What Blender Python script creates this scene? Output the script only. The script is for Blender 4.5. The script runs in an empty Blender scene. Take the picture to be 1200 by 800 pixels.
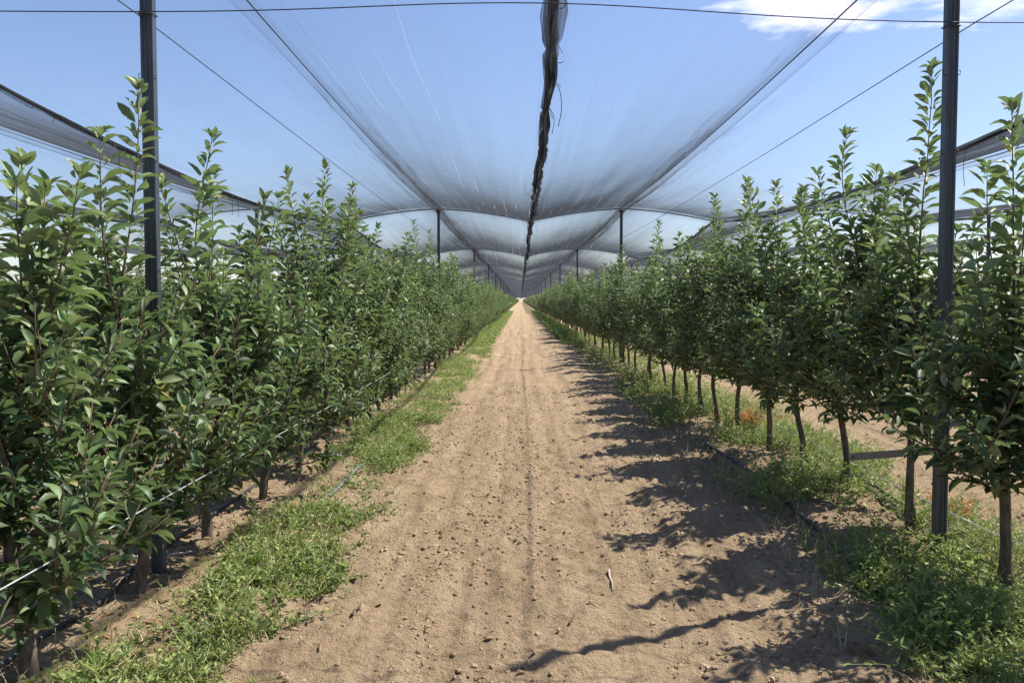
import bpy, math, random
import numpy as np

R = math.radians
scene = bpy.context.scene
COL = scene.collection
rng = np.random.default_rng(7)

# ------------------------------------------------------------------ layout
CAM_Z = 1.6
ROW0, ROWD = -2.02, 4.5            # tree rows: ROW0 + ROWD*k ; alley of the photo lies between k=0 and k=1
VAL0 = ROW0 + ROWD / 2             # net valleys, halfway between rows
POST_Y0, POST_D = 4.85, 16.3       # post lines
Z_RIDGE, DROP = 3.86, 0.30
Y_END = 690.0
SUN_DIR = np.array([0.638, 0.339, 1.0])


# ------------------------------------------------------------------ noise + ground height
def _hash(ix, iy, seed):
    h = (ix.astype(np.int64) * 374761393 + iy.astype(np.int64) * 668265263 + seed * 974711) & 0x7fffffff
    h = ((h ^ (h >> 13)) * 1274126177) & 0x7fffffff
    h = (h ^ (h >> 16)) & 0xffffff
    return h / float(0xffffff)


def vnoise(x, y, seed=0):
    x = np.asarray(x, float); y = np.asarray(y, float)
    ix = np.floor(x); iy = np.floor(y)
    fx = x - ix; fy = y - iy
    fx = fx * fx * (3 - 2 * fx); fy = fy * fy * (3 - 2 * fy)
    a = _hash(ix, iy, seed); b = _hash(ix + 1, iy, seed)
    c = _hash(ix, iy + 1, seed); d = _hash(ix + 1, iy + 1, seed)
    return (a * (1 - fx) + b * fx) * (1 - fy) + (c * (1 - fx) + d * fx) * fy


def fbm(x, y, seed=0, octs=3):
    s = 0; a = .5; t = 0
    for o in range(octs):
        s = s + a * vnoise(x * 2 ** o, y * 2 ** o, seed + o); t += a; a *= .5
    return s / t - .5


def sstep(a, b, x):
    t = np.clip((x - a) / (b - a), 0, 1)
    return t * t * (3 - 2 * t)


def hz(x, y):
    x = np.asarray(x, float); y = np.asarray(y, float)
    k = np.round((x - ROW0) / ROWD)
    dx = x - (ROW0 + k * ROWD)
    inside = sstep(30, 24, np.abs(x))
    berm = np.exp(-(np.abs(dx) / .62) ** 4) * .055 * inside
    berm *= .8 + .5 * (vnoise(x * .9, y * .7, 3))
    near = sstep(34, 12, y)
    mid = sstep(90, 30, y)
    # broken edge of the bed under the right row
    bed = sstep(1.86, 2.06, x + .10 * (vnoise(y * 1.7, y * 0, 63) - .5)) * sstep(3.2, 2.7, x) * sstep(4.4, 5.1, y) * sstep(9.5, 7.6, y)
    h = berm + .07 * bed
    h = h + mid * .030 * fbm(x * 1.3, y * .8, 11, 2)
    h = h + near * .055 * fbm(x * 6, y * 6, 21, 3)
    h = h + near * .075 * (np.maximum(fbm(x * 15, y * 15, 31, 2), -.05)) * sstep(16, 9, y)
    # tilled, wavy soil along the foot of the right-hand row
    wav = np.exp(-((x - 1.25) / .42) ** 2)
    h = h + mid * wav * (.03 + .11 * fbm(x * 1.6, y * 3.2, 41, 2))
    h = h + mid * .05 * fbm(x * 5.5, y * .3, 51, 3) * sstep(1.7, 1.2, np.abs(x - .1))
    # wheel tracks
    for tx, w, d in ((-.62, .16, .022), (.66, .16, .018), (.05, .03, .003), (-.18, .04, .008), (.27, .04, .006)):
        h = h - d * np.exp(-((x - tx - .03 * (vnoise(y * .4, x * 0 + 5, 8) - .5)) / w) ** 2) * sstep(60, 20, y)
    lug = np.exp(-((x + .62) / .17) ** 2) + np.exp(-((x - .3) / .22) ** 2)
    h = h + lug * .013 * np.sin(y * 42 + np.abs(x + .6) * 30) * sstep(13, 7, y) * vnoise(x * 3, y * 2, 77)
    return h


# ------------------------------------------------------------------ mesh helpers
class MB:
    """collects vertices and faces (given as arrays) for one mesh"""
    def __init__(self):
        self.v = []; self.f = []; self.n = 0; self.attr = []; self.sm = []

    def add(self, v, faces, attr=None):
        v = np.asarray(v, float).reshape(-1, 3)
        for fa in faces:
            fa = np.asarray(fa, np.int64)
            if fa.size:
                self.f.append(fa + self.n)
        self.v.append(v); self.n += len(v)
        self.attr.append(np.full(len(v), 0.0) if attr is None else np.broadcast_to(np.asarray(attr, float), (len(v),)))

    def tube(self, pts, r, sides=6, cap=True, attr=None, squash=None):
        pts = np.asarray(pts, float); n = len(pts)
        r = np.broadcast_to(np.asarray(r, float), (n,))
        t = np.gradient(pts, axis=0)
        t /= np.linalg.norm(t, axis=1)[:, None] + 1e-12
        ref = np.array([1.0, 0, 0]) if abs(t[0, 0]) < .8 else np.array([0, 0, 1.0])
        u = ref - t * (t @ ref)[:, None]
        u /= np.linalg.norm(u, axis=1)[:, None] + 1e-12
        w = np.cross(t, u)
        a = np.linspace(0, 2 * np.pi, sides, endpoint=False)
        ring = (np.cos(a)[None, :, None] * u[:, None, :] + np.sin(a)[None, :, None] * w[:, None, :])
        v = pts[:, None, :] + ring * r[:, None, None]
        i = np.arange(n - 1)[:, None] * sides; j = np.arange(sides)[None, :]; j2 = (j + 1) % sides
        q = np.stack([i + j, i + j2, i + sides + j2, i + sides + j], -1).reshape(-1, 4)
        faces = [q]
        if cap:
            faces += [np.arange(sides)[::-1][None], ((n - 1) * sides + np.arange(sides))[None]]
        self.add(v.reshape(-1, 3), faces, attr)

    def grid(self, P, attr=None):
        """P: (n, m, 3)"""
        n, m = P.shape[:2]
        i = np.arange(n - 1)[:, None] * m; j = np.arange(m - 1)[None, :]
        q = np.stack([i + j, i + j + 1, i + m + j + 1, i + m + j], -1).reshape(-1, 4)
        self.add(P.reshape(-1, 3), [q], None if attr is None else np.asarray(attr).reshape(-1))

    def box(self, c, s):
        c = np.array(c); s = np.array(s) / 2
        v = np.array([[x, y, z] for x in (-1, 1) for y in (-1, 1) for z in (-1, 1)]) * s + c
        self.add(v, [np.array([[0, 1, 3, 2], [4, 6, 7, 5], [0, 4, 5, 1], [2, 3, 7, 6], [0, 2, 6, 4], [1, 5, 7, 3]])])

    def mesh(self, name, smooth=True, attr_name=None):
        me = bpy.data.meshes.new(name)
        V = np.concatenate(self.v).astype(np.float32)
        me.vertices.add(len(V)); me.vertices.foreach_set('co', V.ravel())
        loops = np.concatenate([f.ravel() for f in self.f]).astype(np.int32)
        tot = np.concatenate([np.full(len(f), f.shape[1]) for f in self.f]).astype(np.int32)
        start = np.concatenate([[0], np.cumsum(tot)[:-1]]).astype(np.int32)
        me.loops.add(len(loops)); me.loops.foreach_set('vertex_index', loops)
        me.polygons.add(len(tot)); me.polygons.foreach_set('loop_start', start)
        me.polygons.foreach_set('loop_total', tot)
        me.update(calc_edges=True)
        me.polygons.foreach_set('use_smooth', np.full(len(tot), smooth))
        if attr_name:
            a = me.attributes.new(attr_name, 'FLOAT', 'POINT')
            a.data.foreach_set('value', np.concatenate(self.attr).astype(np.float32))
        me.validate()
        return me


def link(name, me, mat, parent=None, loc=None):
    o = bpy.data.objects.new(name, me); COL.objects.link(o)
    if me is not None and mat is not None and not me.materials:
        me.materials.append(mat)
    if parent is not None:
        o.parent = parent
    if loc is not None:
        o.location = loc
    return o


def tag(o, label, cat=None, group=None, kind=None):
    if label: o['label'] = label
    if cat: o['category'] = cat
    if group: o['group'] = group
    if kind: o['kind'] = kind
    return o


def smooth_path(pts, n=40):
    pts = np.asarray(pts, float)
    P = np.vstack([2 * pts[0] - pts[1], pts, 2 * pts[-1] - pts[-2]])
    out = []
    m = len(pts) - 1
    for s in range(m):
        p0, p1, p2, p3 = P[s:s + 4]
        for t in np.linspace(0, 1, max(2, n // m), endpoint=False):
            out.append(.5 * (2 * p1 + (p2 - p0) * t + (2 * p0 - 5 * p1 + 4 * p2 - p3) * t * t + (3 * p1 - p0 - 3 * p2 + p3) * t ** 3))
    out.append(pts[-1])
    return np.array(out)


# ------------------------------------------------------------------ materials
def mat(name):
    m = bpy.data.materials.new(name); m.use_nodes = True
    nt = m.node_tree; nt.nodes.clear()
    out = nt.nodes.new('ShaderNodeOutputMaterial')
    return m, nt, out


class N:
    def __init__(self, nt): self.nt = nt
    def new(self, t, **kw):
        n = self.nt.nodes.new('ShaderNode' + t)
        for k, v in kw.items(): setattr(n, k, v)
        return n
    def link(self, a, b): self.nt.links.new(a, b)
    def sock(self, s, v):
        if hasattr(v, 'is_output') or isinstance(v, bpy.types.NodeSocket): self.link(v, s)
        else: s.default_value = v
    def math(self, op, a, b=None, c=None, clamp=False):
        n = self.new('Math', operation=op); n.use_clamp = clamp
        self.sock(n.inputs[0], a)
        if b is not None: self.sock(n.inputs[1], b)
        if c is not None: self.sock(n.inputs[2], c)
        return n.outputs[0]
    def mix(self, f, a, b):
        n = self.new('Mix', data_type='RGBA')
        self.sock(n.inputs[0], f); self.sock(n.inputs[6], a); self.sock(n.inputs[7], b)
        return n.outputs[2]
    def noise(self, vec, scale, detail=2, rough=.55, dist=0):
        n = self.new('TexNoise')
        if vec is not None: self.link(vec, n.inputs['Vector'])
        n.inputs['Scale'].default_value = scale; n.inputs['Detail'].default_value = detail
        n.inputs['Roughness'].default_value = rough; n.inputs['Distortion'].default_value = dist
        return n.outputs['Fac']
    def mapping(self, vec, scale=(1, 1, 1), loc=(0, 0, 0)):
        n = self.new('Mapping'); self.link(vec, n.inputs['Vector'])
        n.inputs['Scale'].default_value = scale; n.inputs['Location'].default_value = loc
        return n.outputs[0]
    def ramp(self, f, stops):
        n = self.new('ValToRGB'); self.link(f, n.inputs[0])
        e = n.color_ramp.elements
        while len(e) < len(stops): e.new(.5)
        for el, (p, c) in zip(e, stops):
            el.position = p; el.color = (*c, 1) if len(c) == 3 else c
        return n.outputs[0]
    def mr(self, v, a, b, c=0, d=1):
        n = self.new('MapRange'); n.clamp = True
        self.sock(n.inputs[0], v)
        for i, x in enumerate((a, b, c, d)): n.inputs[i + 1].default_value = x
        return n.outputs[0]
    def bump(self, h, strength, dist):
        n = self.new('Bump'); self.link(h, n.inputs['Height'])
        n.inputs['Strength'].default_value = strength; n.inputs['Distance'].default_value = dist
        return n.outputs[0]


def principled(n, color, rough, spec=.3, normal=None, metal=0):
    p = n.new('BsdfPrincipled')
    n.sock(p.inputs['Base Color'], color); n.sock(p.inputs['Roughness'], rough)
    p.inputs['Specular IOR Level'].default_value = spec; p.inputs['Metallic'].default_value = metal
    if normal is not None: n.link(normal, p.inputs['Normal'])
    return p.outputs[0]


def mat_leaf(name, old, young, under, trans, tfac=.32, rough=.36, spec=.5, yellow=.7):
    m, nt, out = mat(name); n = N(nt)
    geo = n.new('NewGeometry')
    at = n.new('Attribute', attribute_name='young')
    rnd = geo.outputs['Random Per Island']
    var = n.mr(rnd, 0, 1, .55, 1.45)
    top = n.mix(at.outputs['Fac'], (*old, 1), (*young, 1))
    tc = n.new('TexCoord')
    nz = n.noise(tc.outputs['Object'], 30, 2)
    hsv = n.new('HueSaturation'); n.link(top, hsv.inputs['Color'])
    n.link(n.math('MULTIPLY', var, n.mr(nz, .3, .7, .85, 1.15)), hsv.inputs['Value'])
    n.link(n.mr(n.math('FRACT', n.math('MULTIPLY', rnd, 37.3)), 0, 1, .465, .522), hsv.inputs['Hue'])
    top2 = n.mix(n.math('MULTIPLY', n.math('GREATER_THAN', n.math('FRACT', n.math('MULTIPLY', rnd, 91.7)), .975), yellow), hsv.outputs[0], (.30, .24, .05, 1))
    c = n.mix(geo.outputs['Backfacing'], top2, (*under, 1))
    p = principled(n, c, n.mix(geo.outputs['Backfacing'], (rough,) * 3 + (1,), (.8, .8, .8, 1)), spec)
    t = n.new('BsdfTranslucent')
    tcol = n.mix(.35, (*trans, 1), hsv.outputs[0])
    n.link(tcol, t.inputs['Color'])
    ms = n.new('MixShader'); ms.inputs[0].default_value = tfac
    n.link(p, ms.inputs[1]); n.link(t.outputs[0], ms.inputs[2])
    n.link(ms.outputs[0], out.inputs[0])
    return m


def mat_bark():
    m, nt, out = mat('bark'); n = N(nt)
    tc = n.new('TexCoord'); at = n.new('Attribute', attribute_name='young')
    v = n.mapping(tc.outputs['Object'], (60, 60, 14))
    a = n.noise(v, 1, 4); b = n.noise(tc.outputs['Object'], 9, 3)
    c = n.ramp(a, [(.3, (.055, .042, .032)), (.55, (.13, .10, .075)), (.75, (.20, .165, .125))])
    c = n.mix(n.mr(b, .55, .75), c, (.20, .18, .15, 1))
    c = n.mix(at.outputs['Fac'], c, (.17, .115, .08, 1))
    n.link(principled(n, c, .8, .2, n.bump(a, .7, .006)), out.inputs[0])
    return m


def mat_ground():
    m, nt, out = mat('dry_soil'); n = N(nt)
    tc = n.new('TexCoord'); o = tc.outputs['Object']
    big = n.noise(n.mapping(o, (.55, .35, .5)), 1, 3)
    med = n.noise(n.mapping(o, (3.2, 1.2, 1)), 1.0, 5, .6)
    fine = n.noise(o, 26, 5, .65)
    grit = n.noise(o, 120, 3, .7)
    c = n.ramp(med, [(.28, (.31, .222, .128)), (.52, (.455, .335, .205)), (.74, (.53, .40, .258))])
    lng = n.noise(n.mapping(o, (5.5, .16, 1)), 1.0, 4, .62)
    c = n.mix(n.mr(lng, .50, .66, 0, .7), c, (.215, .152, .097, 1))
    c = n.mix(n.mr(lng, .46, .34, 0, .5), c, (.53, .405, .262, 1))
    c = n.mix(n.mr(big, .35, .68, 0, .55), c, (.40, .28, .178, 1))
    c = n.mix(n.mr(fine, .50, .28, 0, .7), c, (.17, .117, .074, 1))
    c = n.mix(n.mr(grit, .60, .74, 0, .55), c, (.50, .40, .29, 1))
    c = n.mix(n.mr(grit, .36, .27, 0, .6), c, (.12, .08, .055, 1))
    # slightly darker stripe along the middle of the alley
    sx = n.new('SeparateXYZ'); n.link(o, sx.inputs[0])
    st = n.math('ABSOLUTE', n.math('SUBTRACT', sx.outputs[0], n.mr(n.noise(n.mapping(o, (0, .5, 0)), 1, 2), 0, 1, .0, .1)))
    c = n.mix(n.math('MULTIPLY', n.mr(st, .01, .05, 1, 0), n.mr(med, .4, .62, .0, .08)), c, (.17, .12, .08, 1))
    # dry litter bleached along the rows
    k = n.math('ABSOLUTE', n.math('SUBTRACT', n.math('MODULO', n.math('ADD', sx.outputs[0], 2000 * ROWD - ROW0 + ROWD / 2), ROWD), ROWD / 2))
    row = n.mr(k, .85, .45, 0, 1)
    lit = n.noise(n.mapping(o, (1, .7, 1)), 38, 3, .7)
    c = n.mix(n.math('MULTIPLY', row, n.mr(lit, .5, .62, 0, .6)), c, (.33, .26, .15, 1))
    hgt = n.math('ADD', n.math('MULTIPLY', fine, .7), n.math('MULTIPLY', grit, .35))
    n.link(principled(n, c, .95, .1, n.bump(hgt, 1.0, .065)), out.inputs[0])
    return m


def mat_net(name, k0, col, trans, line_gain):
    """woven hail net: coverage grows with the length of the path through the threads"""
    m, nt, out = mat(name); n = N(nt)
    geo = n.new('NewGeometry'); tc = n.new('TexCoord'); o = tc.outputs['Object']
    dot = n.new('VectorMath', operation='DOT_PRODUCT')
    n.link(geo.outputs['Normal'], dot.inputs[0]); n.link(geo.outputs['Incoming'], dot.inputs[1])
    cs = n.math('MAXIMUM', n.math('ABSOLUTE', dot.outputs['Value']), .02)
    at = n.new('Attribute', attribute_name='young')       # 1 near the gathered edges
    warp = n.new('TexNoise'); n.link(n.mapping(o, (.5, .22, 0)), warp.inputs['Vector']); warp.inputs['Scale'].default_value = 1
    wv = n.new('VectorMath', operation='MULTIPLY_ADD')
    n.link(warp.outputs['Color'], wv.inputs[0]); wv.inputs[1].default_value = (.14, 0, 0); n.link(o, wv.inputs[2])
    v = wv.outputs[0]
    st = n.noise(n.mapping(v, (7, .16, 0)), 1, 3, .6)
    ln = n.noise(n.mapping(v, (8.0, .05, 0)), 1, .5)
    gate = n.noise(n.mapping(o, (1.6, .30, 0), (7, 3, 0)), 1, 2)
    sv = n.new('SeparateXYZ'); n.link(o, sv.inputs[0])
    wob = n.noise(n.mapping(o, (.35, .075, 0), (3, 1, 0)), 1, 2.5)
    uu = n.math('ADD', n.math('MULTIPLY', sv.outputs[0], 4.2), n.math('MULTIPLY', wob, 3.4))
    d = n.math('ABSOLUTE', n.math('SUBTRACT', n.math('FRACT', uu), .5))
    line = n.math('MULTIPLY', n.mr(d, .008, .036, 1, 0), n.mr(gate, .44, .64, .0, .8))
    d2 = n.math('ABSOLUTE', n.math('SUBTRACT', st, .52))
    line2 = n.math('MULTIPLY', n.mr(d2, .004, .03, 1, 0), at.outputs['Fac'])
    rib = n.noise(n.mapping(o, (.4, 3.2, 0)), 1, 2)         # faint cross creases
    k = n.math('MULTIPLY', k0, n.math('ADD', .62, n.math('MULTIPLY', st, .55)))
    k = n.math('MULTIPLY', k, n.math('ADD', .85, n.math('MULTIPLY', rib, .3)))
    k = n.math('ADD', k, n.math('MULTIPLY', line, k0 * line_gain * 1.6))
    k = n.math('ADD', k, n.math('MULTIPLY', line2, k0 * 1.0))
    k = n.math('ADD', k, n.math('MULTIPLY', at.outputs['Fac'], k0 * .25))
    tr = n.math('POWER', math.e, n.math('MULTIPLY', n.math('DIVIDE', k, n.math('POWER', cs, 2.0)), -1.0))
    dif = n.new('BsdfDiffuse'); tl = n.new('BsdfTranslucent')
    c1 = n.mix(n.math('MULTIPLY', line, .8), (*col, 1), (.16, .17, .18, 1))  # sunlit folds of the net painted in as paler lines
    c2 = n.mix(n.math('MULTIPLY', line, .9), (*trans, 1), (.26, .28, .31, 1))
    n.link(c1, dif.inputs[0]); n.link(c2, tl.inputs[0])
    ad = n.new('AddShader'); n.link(dif.outputs[0], ad.inputs[0]); n.link(tl.outputs[0], ad.inputs[1])
    tp = n.new('BsdfTransparent')
    ms = n.new('MixShader'); n.link(tr, ms.inputs[0]); n.link(ad.outputs[0], ms.inputs[1]); n.link(tp.outputs[0], ms.inputs[2])
    n.link(ms.outputs[0], out.inputs[0])
    return m


def mat_simple(name, c1, c2, scale, rough, spec=.3, metal=0, bump=0, stretch=(1, 1, 1)):
    m, nt, out = mat(name); n = N(nt)
    tc = n.new('TexCoord')
    f = n.noise(n.mapping(tc.outputs['Object'], stretch), scale, 4, .6)
    c = n.ramp(f, [(.34, c1), (.62, c2)])
    nm = n.bump(f, bump, .01) if bump else None
    n.link(principled(n, c, rough, spec, nm, metal), out.inputs[0])
    return m


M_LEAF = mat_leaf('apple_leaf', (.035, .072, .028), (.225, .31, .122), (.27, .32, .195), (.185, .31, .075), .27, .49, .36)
M_WEED = mat_leaf('weed_leaf', (.125, .185, .048), (.33, .385, .125), (.20, .25, .10), (.30, .42, .09), .35, .5, .35)
M_DRYW = mat_leaf('withered_leaf', (.58, .19, .045), (.60, .34, .15), (.5, .24, .09), (.6, .25, .06), .3, .7, .2)
M_STRAW = mat_simple('straw', (.36, .28, .15), (.55, .46, .28), 20, .8)
M_BARK = mat_bark()
M_GROUND = mat_ground()
M_CLOD = mat_simple('soil_clod', (.20, .142, .088), (.40, .295, .186), 14, .95, .1, 0, .5)
M_NET = mat_net('hail_net', .0145, (.045, .049, .057), (.031, .0355, .043), 1.6)
M_HEM = mat_net('net_hem', .013, (.045, .047, .052), (.022, .0235, .027), .8)
M_ROLL = mat_net('net_roll', .13, (.030, .032, .036), (.022, .023, .026), .2)
M_STEEL = mat_simple('galvanised_steel', (.050, .060, .070), (.085, .098, .110), 6, .42, .5, .35, .05, (9, 9, .8))
M_CAP = mat_simple('black_plastic', (.012, .012, .013), (.03, .03, .03), 10, .5)
M_WIRE = mat_simple('dark_wire', (.03, .032, .036), (.07, .072, .08), 20, .5, .4, .3)
M_WIREL = mat_simple('bright_wire', (.42, .43, .44), (.62, .63, .64), 12, .35, .5, .3)
M_HOSE = mat_simple('black_hose', (.016, .016, .017), (.05, .047, .044), 9, .55, .4)
M_PIPE = mat_simple('dusty_pipe', (.09, .10, .097), (.20, .205, .195), 5, .6, .3)
M_LATH = mat_simple('weathered_wood', (.17, .155, .135), (.31, .285, .245), 3, .8, .2, 0, .3, (30, 2, 30))
M_TWIGD = mat_simple('dark_twig', (.05, .035, .025), (.12, .085, .06), 30, .85)
M_TWIGP = mat_simple('pale_twig', (.42, .31, .25), (.58, .47, .38), 30, .8)

# ------------------------------------------------------------------ ground
def axis(segs):
    out = [segs[0][0]]
    for a, b, s in segs:
        n = max(1, int(round((b - a) / s)))
        out += list(np.linspace(a, b, n + 1)[1:])
    return np.array(out)

gx = axis([(-3000, -200, 700), (-200, -40, 40), (-40, -12, 2), (-12, -4.2, .26), (-4.2, -2.4, .09), (-2.4, 3.2, .028), (3.2, 6.2, .09), (6.2, 12, .26), (12, 40, 2), (40, 200, 40), (200, 3000, 700)])
gy = axis([(-400, -10, 60), (-10, 2.6, .8), (2.6, 9.5, .028), (9.5, 16, .06), (16, 30, .16), (30, 60, .5), (60, 160, 2), (160, 400, 12), (400, 4000, 400)])
X, Y = np.meshgrid(gx, gy, indexing='xy')
G = MB(); G.grid(np.stack([X, Y, hz(X, Y)], -1))
tag(link('ground', G.mesh('ground'), M_GROUND), 'dry sandy brown soil of the alley with wheel tracks between the tree rows', kind='structure')

# clods lying on the alley
ico = None
def ico_sphere():
    t = (1 + 5 ** .5) / 2
    v = np.array([(-1, t, 0), (1, t, 0), (-1, -t, 0), (1, -t, 0), (0, -1, t), (0, 1, t), (0, -1, -t), (0, 1, -t), (t, 0, -1), (t, 0, 1), (-t, 0, -1), (-t, 0, 1)], float)
    v /= np.linalg.norm(v[0])
    f = np.array([(0, 11, 5), (0, 5, 1), (0, 1, 7), (0, 7, 10), (0, 10, 11), (1, 5, 9), (5, 11, 4), (11, 10, 2), (10, 7, 6), (7, 1, 8), (3, 9, 4), (3, 4, 2), (3, 2, 6), (3, 6, 8), (3, 8, 9), (4, 9, 5), (2, 4, 11), (6, 2, 10), (8, 6, 7), (9, 8, 1)])
    return v, f
IV, IF = ico_sphere()
def clods(num, xr, yr, smin, smax):
    x = rng.uniform(*xr, num); y = yr[0] + (yr[1] - yr[0]) * rng.random(num) ** 1.7
    keep = vnoise(x * 2.5, y * 1.6, 55) + .35 * np.exp(-((x - .02) / .2) ** 2) > rng.uniform(.25, .85, num)
    x, y = x[keep], y[keep]; k = len(x)
    s = smin + (smax - smin) * rng.random(k) ** 4
    V = IV[None] * (1 + rng.uniform(-.42, .42, (k, 12, 1)))
    V = V * (s[:, None] * np.array([1, 1, .72]) * rng.uniform(.75, 1.3, (k, 3)))[:, None, :]
    a = rng.uniform(0, 6.28, k); ca, sa = np.cos(a)[:, None], np.sin(a)[:, None]
    V = np.stack([V[..., 0] * ca - V[..., 1] * sa, V[..., 0] * sa + V[..., 1] * ca, V[..., 2]], -1)
    V += np.stack([x, y, hz(x, y) + s * .12], -1)[:, None]
    F = (IF[None] + (np.arange(k) * 12)[:, None, None]).reshape(-1, 3)
    return V.reshape(-1, 3), F
CL = MB()
for a in ((30000, (-1.6, 2.3), (3.0, 16), .0035, .017), (1300, (-1.5, 2.2), (3.0, 14), .008, .026), (1500, (2.9, 6.2), (3.5, 14), .01, .05)):
    v, f = clods(*a); CL.add(v, [f])
tag(link('soil_clods', CL.mesh('soil_clods', smooth=False), M_CLOD), 'crumbled clods of dry soil scattered over the alley', kind='stuff')

# ------------------------------------------------------------------ leaves
def leaf_template(droop, fold, wid):
    u = np.array([0, .25, .52, .78, 1.0]); w = np.array([0, .82, 1.0, .68, 0]) * wid
    ang = droop * u
    x = np.concatenate([[0], np.cumsum(np.diff(u) * np.cos(.5 * (ang[1:] + ang[:-1])))])
    z = -np.concatenate([[0], np.cumsum(np.diff(u) * np.sin(.5 * (ang[1:] + ang[:-1])))])
    P = [(-.2, .012, -.02), (-.2, -.012, -.02), (0, 0, 0)]
    for i in (1, 2, 3):
        P += [(x[i] + fold * w[i] * .2, w[i] * math.cos(fold), z[i] + w[i] * math.sin(fold)), (x[i], 0, z[i]), (x[i] + fold * w[i] * .2, -w[i] * math.cos(fold), z[i] + w[i] * math.sin(fold))]
    P += [(x[4], 0, z[4])]
    T = np.array([(0, 1, 2), (2, 4, 3), (2, 5, 4), (9, 10, 12), (10, 11, 12)])
    Q = np.array([(3, 4, 7, 6), (4, 5, 8, 7), (6, 7, 10, 9), (7, 8, 11, 10)])
    return np.array(P, float), T, Q
# up-facing winding: check sign so that the face normal is +z
def fix_up(P, T, Q):
    def nz(f): return np.cross(P[f[1]] - P[f[0]], P[f[2]] - P[f[0]])[2]
    T = np.array([f if nz(f) > 0 else f[::-1] for f in T]); Q = np.array([f if nz(f) > 0 else f[::-1] for f in Q])
    return P, T, Q
LEAVES = [fix_up(*leaf_template(d, f, w)) for d, f, w in ((.35, .6, .225), (.75, .5, .25), (1.2, .7, .235), (.6, .95, .25), (.15, .45, .215))]


def put_leaves(mb, base, direc, size, young, up=None, roll=.35, temps=LEAVES, r=rng):
    """base (n,3), direc (n,3) leaf axis, size (n,), young (n,)"""
    n = len(base)
    if n == 0: return
    d = direc / (np.linalg.norm(direc, axis=1)[:, None] + 1e-9)
    up = np.array([0, 0, 1.0]) + r.normal(0, roll, (n, 3)) if up is None else up
    s = np.cross(up, d); s /= np.linalg.norm(s, axis=1)[:, None] + 1e-9
    w = np.cross(d, s)
    which = r.integers(0, len(temps), n)
    for ti, (P, T, Q) in enumerate(temps):
        ix = np.where(which == ti)[0]
        if len(ix) == 0: continue
        P2 = P[None] * size[ix][:, None, None]
        wx = r.uniform(.85, 1.15, (len(ix), 1))
        V = base[ix][:, None] + P2[..., 0:1] * d[ix][:, None] + P2[..., 1:2] * (s[ix] * wx)[:, None] + P2[..., 2:3] * w[ix][:, None]
        off = (np.arange(len(ix)) * len(P))[:, None, None]
        mb.add(V.reshape(-1, 3), [(T[None] + off).reshape(-1, 3), (Q[None] + off).reshape(-1, 4)], np.repeat(young[ix], len(P)))


def walk(p, az, el, L, n, r, up=.25, wob=.10):
    pts = [np.array(p, float)]
    d = np.array([math.cos(az) * math.cos(el), math.sin(az) * math.cos(el), math.sin(el)])
    for i in range(n):
        d = d + np.array([0, 0, up]) / n * 2 + r.normal(0, wob / n ** .5, 3)
        d /= np.linalg.norm(d)
        pts.append(pts[-1] + d * L / n)
    return np.array(pts)


def sample(pts, t):
    n = len(pts) - 1
    f = np.clip(t, 0, 1) * n; i = np.minimum(f.astype(int), n - 1); fr = (f - i)[:, None]
    return pts[i] * (1 - fr) + pts[i + 1] * fr, (pts[i + 1] - pts[i]) / (np.linalg.norm(pts[i + 1] - pts[i], axis=1)[:, None] + 1e-9)


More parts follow.
